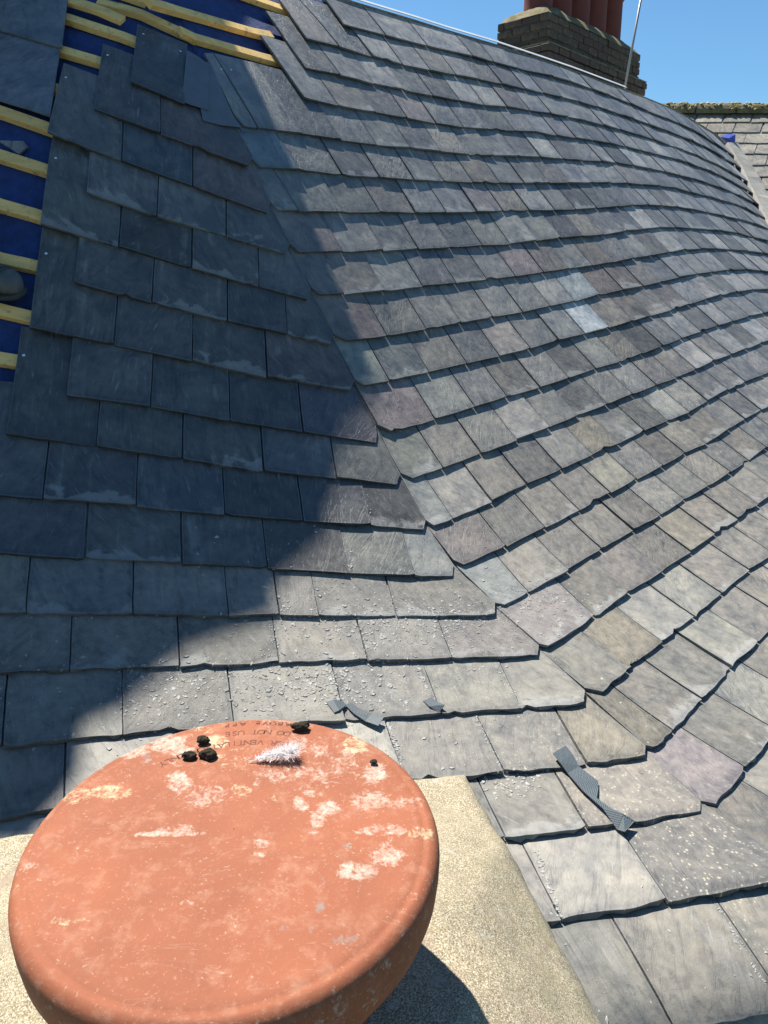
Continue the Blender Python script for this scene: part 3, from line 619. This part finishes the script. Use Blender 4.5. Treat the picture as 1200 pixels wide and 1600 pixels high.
ft=empty('feather',on_z((432,1190),CZ+.002),'fluffy white downy feather lying on the far side of the clay cap','feather')
V=[];Fc=[]
for i in range(1900):
    t=rng.random()**.8; b=np.array([-.016+.030*t,.0+.004*t,.002+.004*t]); L_=(.002+.0095*t**.8)*rng.uniform(.35,1.15)
    an=rng.uniform(-.5,math.pi+.5); d=np.array([rng.uniform(-.5,1.1),math.cos(an)*.8,abs(math.sin(an))*.9]); d/=np.linalg.norm(d); w_=rng.normal(0,1,3); w_=w_/np.linalg.norm(w_)*.00017
    mid_=b+d*L_*.5+rng.normal(0,.0009,3); e=mid_+(d+rng.normal(0,.5,3))*L_*.5; k=len(V); V+=[b-w_,b+w_,mid_-w_,mid_+w_,e]; Fc+=[(k,k+1,k+3,k+2),(k+2,k+3,k+4)]
link('down',mesh('down',V,Fc,M['down']),ft)
q=[(-.022,-.001,.0012),(-.010,.0,.0022),(.006,.002,.004),(.018,.004,.005)]; V=[];Fc=[]
for p in q: V+=[(p[0],p[1]-.0004,p[2]),(p[0],p[1]+.0004,p[2]),(p[0],p[1],p[2]+.0006)]
for i in range(3):
    for e in range(3): Fc.append((3*i+e,3*i+(e+1)%3,3*i+3+(e+1)%3,3*i+3+e))
link('quill',mesh('quill',V,Fc,M['down']),ft)
def mossy(n,v,c):
    b=noise(n,v,7,5,.7,.5); return mixc(n,ramp(n,b,[(.45,0),(.6,.8)]),c,(.10,.09,.03))
M['mossmortar']=simple('mossy_mortar',(.17,.145,.09),.95,30,.4,.6,.008,.2,extra=mossy)
# ---------------------------------------------------------------- far brick chimney with five pots
H0=9.0; k0=on_y((857,17),H0); bc=empty('brick_chimney',(k0.x,k0.y,0),'dark weathered brick chimney behind the ridge with five red clay pots in a row','chimney')
dR=np.array([.68,.733]); dL=np.array([-.733,.68]); zt=k0.z
WL,WR=.64,2.22
K=np.array([k0.x,k0.y]); ctr=K+dR*WR/2+dL*WL/2
bw,bh,pit=.215,.066,.078
bmsh=None
def place_brick(c,z,ax,ay,ln=bw,dp=.1):
    global bmsh
    if bmsh is None:
        bm=bmesh.new(); bmesh.ops.create_cube(bm,size=1); bmesh.ops.scale(bm,vec=(bw,.1,bh),verts=bm.verts); bmesh.ops.bevel(bm,geom=bm.edges[:],offset=.006,segments=1,affect='EDGES')
        bmsh=bpy.data.meshes.new('brick'); bm.to_mesh(bmsh); bm.free(); bmsh.materials.append(M['brick'])
    o=link('brick',bmsh,bc); o.location=(c[0]-bc.location.x,c[1]-bc.location.y,z); o.rotation_euler=(0,0,math.atan2(ax[1],ax[0])); o.scale=(ln/bw,dp/.1,1)
M['joint']=simple('sooty_mortar',(.10,.092,.078),.95,60,.4,.4,.004)
nrow=17
for r in range(nrow):
    z=zt-pit*(r+.5); out=0.
    if r in (4,5): out=.085
    elif r==6: out=.028
    elif r>6: out=0
    else: out=.0
    for (d,o_,Ln,nm) in ((dR,-dL,WR,'R'),(dL,-dR,WL,'L')):
        x0=-out+( .0 if (r%2==0)==(nm=='R') else .1075); end=Ln+out
        x=x0
        if x>-out+.01: place_brick(K+d*(-out+(x0+out)/2-.004)+o_*(out-.05+rng.normal(0,.003)),z,d,o_,.1)
        while x<end-.05:
            l=min(bw,end-x); place_brick(K+d*(x+l/2)+o_*(out-.05+rng.normal(0,.0035)),z+rng.normal(0,.002),d,o_,max(.05,l-.0),.1); x+=l+.011
box('brick_core',(*ctr,zt-nrow*pit/2-.4),WR-.03,WL-.03,nrow*pit+.8,dR,dL,'joint',bc)
box('corbel_ledge',(*ctr,zt-pit*4+.006),WR+.15,WL+.15,.016,dR,dL,'mossmortar',bc)
# rounded mortar top
V=[];Fc=[];ia,ib=40,14
for i in range(ia+1):
    for j in range(ib+1):
        a=i/ia;b=j/ib; da=min(a,1-a)*WR; db=min(b,1-b)*WL; d=min(da,db); p=K+dR*WR*a+dL*WL*b
        V.append((p[0],p[1],zt-.004+.15*math.sin(min(1,d/.2)*math.pi/2)*(.75+.25*min(1,da/.35))+hash_noise(p[0],p[1],0,6)*.016*min(1,d*20)))
for i in range(ia):
    for j in range(ib): Fc.append((i*(ib+1)+j,(i+1)*(ib+1)+j,(i+1)*(ib+1)+j+1,i*(ib+1)+j+1))
link('mortar_cap',mesh('mortar_cap',rel(V,bc),Fc,M['mossmortar'],True),bc)
for i,t in enumerate((.16,.57,.98,1.39,1.80)):
    p=K+dR*(t+.12)+dL*.31; last=i==4
    prof=[(.165,-.05),(.155,.02),(.15,.50)] if not last else [(.16,-.05),(.148,.02),(.142,.42)]
    prof+= [(.16,.52),(.165,.56),(.15,.60),(.13,.60),(.12,.3)] if not last else [(.150,.44),(.163,.455),(.165,.48),(.150,.50),(.146,.53),(.158,.60),(.168,.62),(.165,.65),(.14,.65),(.12,.4)]
    me=lathe('clay_pot',prof,(p[0],p[1],zt+.13),'pot',bc,32); link('clay_pot',me,bc)
# aerial pole standing beside the chimney
M['steel']=simple('galvanised_pole',(.28,.28,.27),.45,20,.15,.1,.001,metal=.6)
def rod(name,a,b,r,mat,par,seg=10):
    a,b=Vector(a),Vector(b); d=(b-a).normalized(); t=d.orthogonal().normalized(); u=d.cross(t); V=[];Fc=[]
    for q in (a,b):
        for i in range(seg): an=2*math.pi*i/seg; V.append(q+(t*math.cos(an)+u*math.sin(an))*r)
    for i in range(seg): Fc.append((i,(i+1)%seg,seg+(i+1)%seg,seg+i))
    Fc+=[tuple(range(seg))[::-1],tuple(range(seg,2*seg))]
    return link(name,mesh(name,rel(V,par) if par else V,Fc,M[mat],True),par)
pa,pb=on_y((974,150),8.3),on_y((1012,-60),8.3); ap=empty('aerial_pole',pa,'thin leaning aerial pole rising in front of the right end of the brick chimney','pole')
rod('pole',pa+(pa-pb)*.4,pb,.0115,'steel',ap)
#rod('bracket',pa+(pb-pa)*.25+Vector((-.02,0,0)),pa+(pb-pa)*.25+Vector((-.15,.5,0)),.012,'steel',ap)
# ---------------------------------------------------------------- far roof on the right with its mossy ridge
FR=empty('far_slate_roof',on_y((1120,175),9.4),'pale old slate roof with a thick mossy ridge at the far right','roof')
r0=np.array(on_y((1120,178),9.4)); sl_=R(35); dn=np.array([0,-math.cos(sl_),-math.sin(sl_)]); nn=np.array([0,-math.sin(sl_),math.cos(sl_)])
gr,wr=.235,.315
M['farslate']=None
for r in range(0,15):
    shift=-.11*r+(wr/2 if r%2 else 0); x=-2.2+shift%wr
    while x<1.6:
        w_=wr*rng.uniform(.94,1.0)-.006; tl=r0+dn*(gr*(r+1)-.02)+np.array([x,0,0])+nn*.012; V=[];sk=.115
        tk=.011; j=rng.normal(0,.005,4); L_=gr*(1.9 if r else .9)
        for (u,l) in ((0,0),(w_/2,0),(w_,0),(w_,L_),(0,L_)):
            p=tl+np.array([u+sk*l/gr,0,0])-dn*l-nn*(.012*l/gr)+dn*(j[int(min(3,u*9))] if l==0 else 0); V.append(p)
        V=V+[v-nn*tk for v in V]; Fc=[(0,1,2,3,4),(9,8,7,6,5)]+[(i,5+i,5+(i+1)%5,(i+1)%5) for i in range(5)]
        me=mesh('slate',rel(V,FR),Fc,M['slate']); tone=np.array([.20,.185,.158])*rng.uniform(.72,1.15)
        finish_slate(me,np.array([(v[0]-tl[0],abs(v[1]-tl[1])*1.3) for v in V]),rng.random(),tone,.5 if rng.random()<.4 else 0)
        link('slate',me,FR); x+=wr
bk=r0+dn*3.2-nn*.03; V=[r0+np.array([-2.4,0,0])-nn*.03,r0+np.array([2.2,0,0])-nn*.03,bk+np.array([2.2,0,0]),bk+np.array([-2.4,0,0]),r0+np.array([-2.4,3,-2.2]),r0+np.array([2.2,3,-2.2])]
link('roof_deck',mesh('roof_deck',rel(V,FR),[(3,2,1,0),(0,1,5,4)],M['debris']),FR)
for i in range(9):
    x=-2.1+i*.46; V=[];Fc=[];ns=9
    for e in (0,.445):
        for q in range(ns): an=math.pi*(q/(ns-1)); V.append(r0+np.array([x+e,.11*math.cos(an)*-1+.05,.0+.115*math.sin(an)+rng.normal(0,.002)]))
    for q in range(ns-1): Fc.append((q,q+1,ns+q+1,ns+q))
    Fc.append(tuple(range(ns))[::-1]); Fc.append(tuple(range(ns,2*ns)))
    link('ridge_tile',mesh('ridge_tile',rel(V,FR),Fc,M['mossmortar']),FR)
def ms(n,v,c):
    b=noise(n,v,30,4,.7,.3); return mixc(n,ramp(n,b,[(.42,0),(.56,1)]),c,(.42,.38,.25))
M['ridgemoss']=simple('ridge_moss',(.11,.095,.035),.95,60,.5,.8,.01,.1,extra=ms)
V=[];Fc=[]
for i in range(420):
    x=rng.uniform(-2.1,1.9); an=rng.uniform(.25,math.pi-.5); c=r0+np.array([x,-.115*math.cos(an)+.05,.0+.115*math.sin(an)]); s_=rng.uniform(.010,.026); k=len(V)
    for q in range(6):
        d=[(1,0,0),(-1,0,0),(0,1,0),(0,-1,0),(0,0,.7),(0,0,-.7)][q]; V.append(c+np.array(d)*s_*rng.uniform(.7,1.3,3))
    Fc+=[tuple(k+t for t in f) for f in ((0,2,4),(2,1,4),(1,3,4),(3,0,4),(2,0,5),(1,2,5),(3,1,5),(0,3,5))]
tag(link('moss',mesh('moss',rel(V,FR),Fc,M['ridgemoss'],True),FR),kind='stuff')
# pale mortar and lead verge where the curved slope meets the far roof
vp=[(1140,224),(1150,240),(1163,263),(1177,292),(1190,320),(1206,352),(1222,395),(1238,440)]; LV=SO(np.array(vp,float),'B',np.full(len(vp),.0)); 
rv=[(1153,226),(1164,243),(1177,262),(1192,288),(1208,312),(1226,340),(1250,385),(1270,430)]; RV=[]
for a_,b_ in zip(LV,rv): d=ray(b_); RV.append(d*((a_[1]+.10)/d[1]))
M['verge']=simple('pale_verge_mortar',(.28,.27,.245),.9,16,.3,.6,.006,.2)
ve=empty('verge_fillet',LV[2],'pale cement and lead fillet between the curved slope and the far roof','flashing')
q=resample(vp,24)+np.array([-5,0]); LV=SO(q,'B',np.full(24,.014)); rq=resample(rv,24); RV=[]
for i,(a_,b_) in enumerate(zip(LV,rq)): d=ray(b_); RV.append(d*((a_[1]+.16)/d[1])+rng.normal(0,.006,3))
strip3('cement_fillet',LV,RV,.05,'verge',ve)
RV2=[np.array(r)+np.array([.02,.25,-.6]) for r in RV]; strip3('side_face',[np.array(r)-np.array([0,0,.02]) for r in RV],RV2,.02,'verge',ve)
# scrap of blue underlay poking out at the verge
M['bluescrap']=simple('blue_scrap',(.03,.07,.40),.6,40,.25,.3,.004)
pl=[(1127,214),(1137,209),(1149,210),(1149,221),(1143,227),(1135,221)]; V=[];y0=float(S((1143,228),'B')[1])
for i,p in enumerate(pl): V.append(np.array(on_y(p,y0+.05+(.02 if i%2 else 0))))
V+= [v+np.array([.0,.012,-.004]) for v in V]; k=len(pl); V.append(np.array(on_y((1139,216),y0+.02)))
Fc=[(i,(i+1)%k,2*k) for i in range(k)]+[tuple(range(2*k-1,k-1,-1))]+[((i+1)%k,i,k+i,k+(i+1)%k) for i in range(k)]
tag(link('underlay_scrap',mesh('underlay_scrap',V,Fc,M['bluescrap'])),'small folded scrap of bright blue underlay at the far verge','plastic scrap')
# ---------------------------------------------------------------- loose things on the roof
def on_roof(px,up=.0):
    p,n=hit(px)
    if p is None: p=Vector(S(px,'A')); n=Vector(NRM(px,'A'))
    return p+n*up,n
M['strip']=None
def strip_mat():
    m,n,bs=new_mat('studded_grey_plastic'); tc=n.nodes.new('ShaderNodeTexCoord'); v=tc.outputs['UV']
    ch=n.nodes.new('ShaderNodeTexVoronoi'); ch.inputs['Scale'].default_value=1.; ch.inputs['Randomness'].default_value=0.; mp=n.nodes.new('ShaderNodeMapping'); mp.inputs['Rotation'].default_value=(0,0,.78); mp.inputs['Scale'].default_value=(260,260,260)
    n.links.new(v,mp.inputs[0]); n.links.new(mp.outputs[0],ch.inputs['Vector'])
    f=ramp(n,ch.outputs['Distance'],[(.30,1),(.42,0)]); c=mixc(n,f,(.045,.06,.07),(.15,.18,.20)); n.links.new(c,bs.inputs['Base Color']); bs.inputs['Roughness'].default_value=.5
    bump(n,bs,f,.8,.0015); return m
M['strip']=strip_mat()
def plastic(pairs,ups,label):
    """pairs of left/right outline points along the strip"""
    V=[];UV=[];Fc=[]; d=0; prev=None
    for (l,r),u in zip(pairs,ups):
        pl_,n1=on_roof(l); pr_,n2=on_roof(r); pl_+=n1*u[0]; pr_+=n2*u[1]; c=(pl_+pr_)/2
        if prev is not None: d+=(c-prev).length
        prev=c; w_=(pr_-pl_).length; V+=[pl_,pr_]; UV+=[(0,d),(w_,d)]
    k=len(V); V+= [v-Vector((0,0,.0022)) for v in V]; UV+=UV
    for i in range(len(pairs)-1):
        a=2*i; Fc+=[(a,a+1,a+3,a+2),(k+a+2,k+a+3,k+a+1,k+a),(a+2,k+a+2,k+a,a),(a+1,k+a+1,k+a+3,a+3)]
    Fc+=[(1,0,k,k+1),(k-2,k-1,2*k-1,2*k-2)]
    c=sum(V,Vector())/len(V); me=mesh('plastic_strip',[v-c for v in V],Fc,M['strip']); uvl=me.uv_layers.new(name='UVMap')
    for l_ in me.loops: uvl.data[l_.index].uv=UV[l_.vertex_index]
    o=link('plastic_strip',me); o.location=c; return tag(o,label,'plastic strip','torn grey plastic strips on the slates')
plastic([((862,1185),(882,1172)),((873,1198),(893,1185)),((886,1213),(903,1204)),((897,1227),(933,1225)),((908,1240),(934,1236)),((921,1252),(931,1254)),((940,1270),(953,1269)),((958,1288),(972,1281)),((974,1309),(989,1294))],
 [(.018,.016),(.014,.014),(.010,.014),(.012,.010),(.012,.008),(.012,.014),(.014,.012),(.015,.018),(.018,.022)],'longest torn grey studded plastic strip, notched along its right side, over two slate courses')
plastic([((509,1098),(522,1115)),((520,1096),(530,1112)),((533,1093),(540,1106))],[(.004,.004),(.006,.006),(.004,.010)],'short wide piece of grey studded plastic on the chips behind the cap')
plastic([((538,1103),(549,1101)),((552,1118),(562,1110)),((570,1132),(580,1119)),((590,1141),(598,1130))],[(.006,.006),(.008,.006),(.012,.010),(.016,.020)],'narrow grey plastic strip lying between the cap and the mortar corner')
plastic([((661,1096),(673,1091)),((670,1106),(683,1099)),((684,1119),(693,1108))],[(.003,.003),(.006,.006),(.014,.016)],'small grey plastic tab poking from a joint under the chip line')
# slate chips swept over the lower courses
pts=[]
def addc(n,fx,fy,sz): 
    for _ in range(n): pts.append((fx(),fy(),sz*.85*math.exp(rng.normal(0,.75))))
U=rng.uniform; Nn=rng.normal
addc(4200,lambda:U(420,900),lambda:Nn(965,40),.0014)
addc(1500,lambda:Nn(640,110),lambda:Nn(975,18),.0022)
addc(2600,lambda:U(180,640),lambda:Nn(1080,28),.0018)
addc(700,lambda:Nn(500,75),lambda:Nn(1065,25),.0027)
addc(500,lambda:U(0,450),lambda:U(960,1180),.0018)
addc(1100,lambda:U(560,1020),lambda:U(1040,1240),.0014)
addc(420,lambda:Nn(850,40),lambda:Nn(935,18),.0032)
addc(200,lambda:U(760,1200),lambda:U(1150,1600),.0020)
addc(300,lambda:Nn(800,30),lambda:Nn(1225,16),.0030)
addc(450,lambda:U(600,1200),lambda:U(560,1000),.0013)
addc(120,lambda:U(300,560),lambda:U(820,960),.0020)
for (a,b,n_,sz) in (((648,1035),(690,1117),90,.003),((604,1125),(630,1197),90,.0034),((742,1117),(783,1200),80,.003),((772,1032),(813,1102),60,.0026),((697,965),(705,1028),40,.0026),((420,965),(436,1035),50,.003),((838,1330),(876,1432),70,.0045),((1112,1402),(1198,1540),60,.0032),((510,1040),(535,1105),70,.0034),((562,965),(574,1030),60,.003),((488,905),(498,960),25,.002),((575,775),(580,820),18,.0022),((548,850),(546,895),20,.003),((870,1110),(915,1190),22,.002),((890,1240),(917,1290),25,.0024),((360,1050),(367,1110),30,.003)):
    for _ in range(n_): t=U(0,1); pts.append((a[0]+(b[0]-a[0])*t+Nn(0,2),a[1]+(b[1]-a[1])*t+Nn(0,2),sz*math.exp(Nn(0,.4))))
V=[];Fc=[]
for x,y,s_ in pts:
    if not(-20<x<1230 and 400<y<1620): continue
    p,n=hit((x,y))
    if p is None: continue
    s_=min(s_*1.15,.009)*(.8 if x>760 else 1); t=n.orthogonal().normalized(); b=n.cross(t); a0=U(0,6.28); asp=U(.28,.8); ln=U(.10,.32); k=len(V); tilt=Nn(0,.18)
    e_=(t*math.cos(a0)+b*math.sin(a0)); f_=(b*math.cos(a0)-t*math.sin(a0)); up=n+e_*tilt+f_*Nn(0,.18)
    q=[e_*s_*U(.8,1.2),f_*s_*asp*U(.6,1.2),-e_*s_*U(.7,1.1),-f_*s_*asp*U(.6,1.2)]
    V+=[p+v for v in q]+[p+v*U(.55,.9)+up*s_*ln for v in q]
    Fc+=[(k+4,k+5,k+6,k+7)]+[(k+i,k+(i+1)%4,k+4+(i+1)%4,k+4+i) for i in range(4)]
tag(link('slate_chips',mesh('slate_chips',V,Fc,M['debris'])),'pale crumbs and slivers of broken slate scattered over the lower courses','slate debris',kind='stuff')
# loose slates stacked on the battens at the upper left
def loose(name,s,quad,off,label,tone,grp=None,th=.007,cat='slate'):
    q=np.array(quad,float); g=[]; nu,nv=7,6
    for j in range(nv+1):
        for i in range(nu+1):
            a=q[0]*(1-i/nu)+q[1]*(i/nu); b=q[3]*(1-i/nu)+q[2]*(i/nu); p=a*(1-j/nv)+b*(j/nv)
            if i in(0,nu): p=p+np.array([rng.normal(0,.5),0])
            if j in(0,nv): p=p+np.array([0,rng.normal(0,.5)])
            g.append(p)
    g=np.array(g); P=SO(g,s,np.full(len(g),off)); n=NRM(g,s); V=list(P)+list(P-n*th); m=nu+1; Fc=[]; k=len(g)
    for j in range(nv):
        for i in range(nu): a=j*m+i; Fc+=[(a,a+1,a+m+1,a+m),(k+a+m,k+a+m+1,k+a+1,k+a)]
    for i in range(nu): Fc+=[(i+1,i,k+i,k+i+1),(nv*m+i,nv*m+i+1,k+nv*m+i+1,k+nv*m+i)]
    for j in range(nv): Fc+=[(j*m,(j+1)*m,k+(j+1)*m,k+j*m),((j+1)*m+nu,j*m+nu,k+j*m+nu,k+(j+1)*m+nu)]
    c=P.mean(0); me=mesh(name,[v-c for v in V],Fc,M['slate']); uvv=np.array([((v-P[0])@np.array([1,0,0]),(v-P[0])@np.array([0,-.6,-.8])+.1) for v in V])
    finish_slate(me,uvv,rng.random(),tone,0); o=link(name,me); o.location=c; return tag(o,label,cat,grp)
G2='loose slates lying on the battens'
loose('loose_slate','A',[(-60,-90),(112,-62),(96,72),(-55,30)],-.004,'uppermost loose blue-grey slate at the top left corner, higher of the two',(.10,.12,.145),G2)
loose('loose_slate','A',[(-60,22),(93,66),(77,176),(-60,132)],-.014,'loose blue-grey slate with a thin pale scratch, just below the uppermost one',(.095,.11,.14),G2)
loose('slate_offcut','A',[(-12,203),(30,204),(37,213),(22,224)],-.045,'broken grey slate offcut lying on the blue underlay between two battens',(.16,.15,.15))
# toe of a work boot standing on a batten at the left edge
M['leather']=simple('worn_dark_leather',(.075,.085,.088),.6,30,.35,.5,.002,.4); M['sole']=simple('boot_sole',(.03,.035,.037),.8,30,.3,.3,.002)
b0=Vector(SO((8,452),'A',-.03)); bt=empty('work_boot',b0,'scuffed dark work boot toe resting on a batten at the left edge','boot')
ax=Vector((.94,-.30,-.12)).normalized(); upv=Vector((-.05,-.42,.9)); upv=(upv-ax*upv.dot(ax)).normalized(); sd=ax.cross(upv)
def loft(name,secs,mat,n=20):
    V=[];Fc=[]
    for (d,w_,h,zb,sq) in secs:
        for i in range(n):
            a=2*math.pi*i/n; cx=math.copysign(abs(math.cos(a))**sq,math.cos(a)); sx=math.copysign(abs(math.sin(a))**sq,math.sin(a))
            V.append(b0+ax*(.066-d)+sd*(w_*cx)+upv*(zb+h/2+h/2*sx))
    for k in range(len(secs)-1):
        for i in range(n): Fc.append((k*n+i,k*n+(i+1)%n,(k+1)*n+(i+1)%n,(k+1)*n+i))
    Fc+=[tuple(range(n))[::-1],tuple((len(secs)-1)*n+i for i in range(n))]
    link(name,mesh(name,rel(V,bt),Fc,M[mat],True),bt)
loft('upper',[(.004,.012,.022,.022,.8),(.010,.028,.042,.017,.8),(.022,.040,.058,.015,.8),(.045,.047,.072,.014,.8),(.08,.050,.080,.014,.8),(.12,.047,.095,.014,.8),(.17,.043,.125,.014,.85),(.20,.043,.20,.014,.9),(.26,.043,.22,.014,.9),(.29,.036,.20,.014,.9)],'leather')
loft('sole',[(.0,.014,.018,.004,.6),(.006,.030,.022,.0,.6),(.02,.043,.022,.0,.6),(.05,.052,.022,.0,.6),(.10,.052,.022,.0,.6),(.18,.042,.022,.0,.6),(.26,.044,.03,-.006,.6),(.295,.036,.03,-.006,.6)],'sole')
loft('toe_cap',[(.002,.016,.028,.020,.8),(.010,.030,.046,.0165,.8),(.022,.0425,.061,.0155,.8),(.038,.047,.071,.0145,.8),(.040,.0478,.0722,.0142,.8)],'leather')
for dd_,w9,h9 in ((.047,.0478,.0745),(.060,.0490,.0775)): loft('seam',[(dd_,w9,h9,.0135,.8),(dd_+.0015,w9+.0014,h9+.0014,.0135,.8),(dd_+.003,w9,h9,.0135,.8)],'sole')
# ---------------------------------------------------------------- unseen slab added to shade the left slope, outlined from its shadow edge; the ground
nH=np.array([math.sin(SUN_AZ),math.cos(SUN_AZ),0]); eH=np.array([math.cos(SUN_AZ),-math.sin(SUN_AZ),0]); D0=5.0; SV=np.array(SUNV)
bd=[(-160,1290),(-60,1330),(40,1318),(100,1250),(130,1195),(132,1138),(160,1122),(195,1108),(215,1082),(262,1040),(300,1011),(360,988),(417,967),(434,955),(426,930),(447,900),(472,880),(512,832),(511,805),(525,762),(527,745),(533,700),(545,662),(565,640),(585,600),(570,540),(520,440),(470,340),(420,250),(370,160)]
o=[]
for p in bd:
    P=S(p,'A'); t=(D0-P@nH)/(SV@nH); q=P+SV*t; o.append((float(q@eH),float(q[2])))
e_max=max(x for x,_ in o); i_=max(range(len(o)),key=lambda i:o[i][0]); out=[(-3.2,-3.),( -3.2,o[0][1]+.3)]+[x for x in o[:i_+1]]+[(1.86,3.74),(2.1,3.5),(2.6,3.1),(2.6,-3.)]
V=[];k=len(out)
for dd in (0,.35):
    for x,z in out: V.append(nH*(D0+dd)+eH*x+np.array([0,0,z]))
Fc=[tuple(range(k)),tuple(range(2*k-1,k-1,-1))]+[(i,(i+1)%k,k+(i+1)%k,k+i) for i in range(k)]
slab_me=mesh('shadow_slab',V,Fc,M['joint']); bm=bmesh.new(); bm.from_mesh(slab_me); bmesh.ops.triangulate(bm,faces=[f for f in bm.faces if len(f.verts)>4]); bm.to_mesh(slab_me); bm.free()
tag(link('shadow_slab',slab_me),'unseen slab added beyond the upper left slope to cast its shadow','shadow caster')
M['ground']=simple('garden_ground',(.10,.11,.07),.95,.5,.4,0)
V=[(-400,-400,-9),(400,-400,-9),(400,500,-9),(-400,500,-9)]
tag(link('ground',mesh('ground',V,[(0,1,2,3)],M['ground'])),kind='structure')
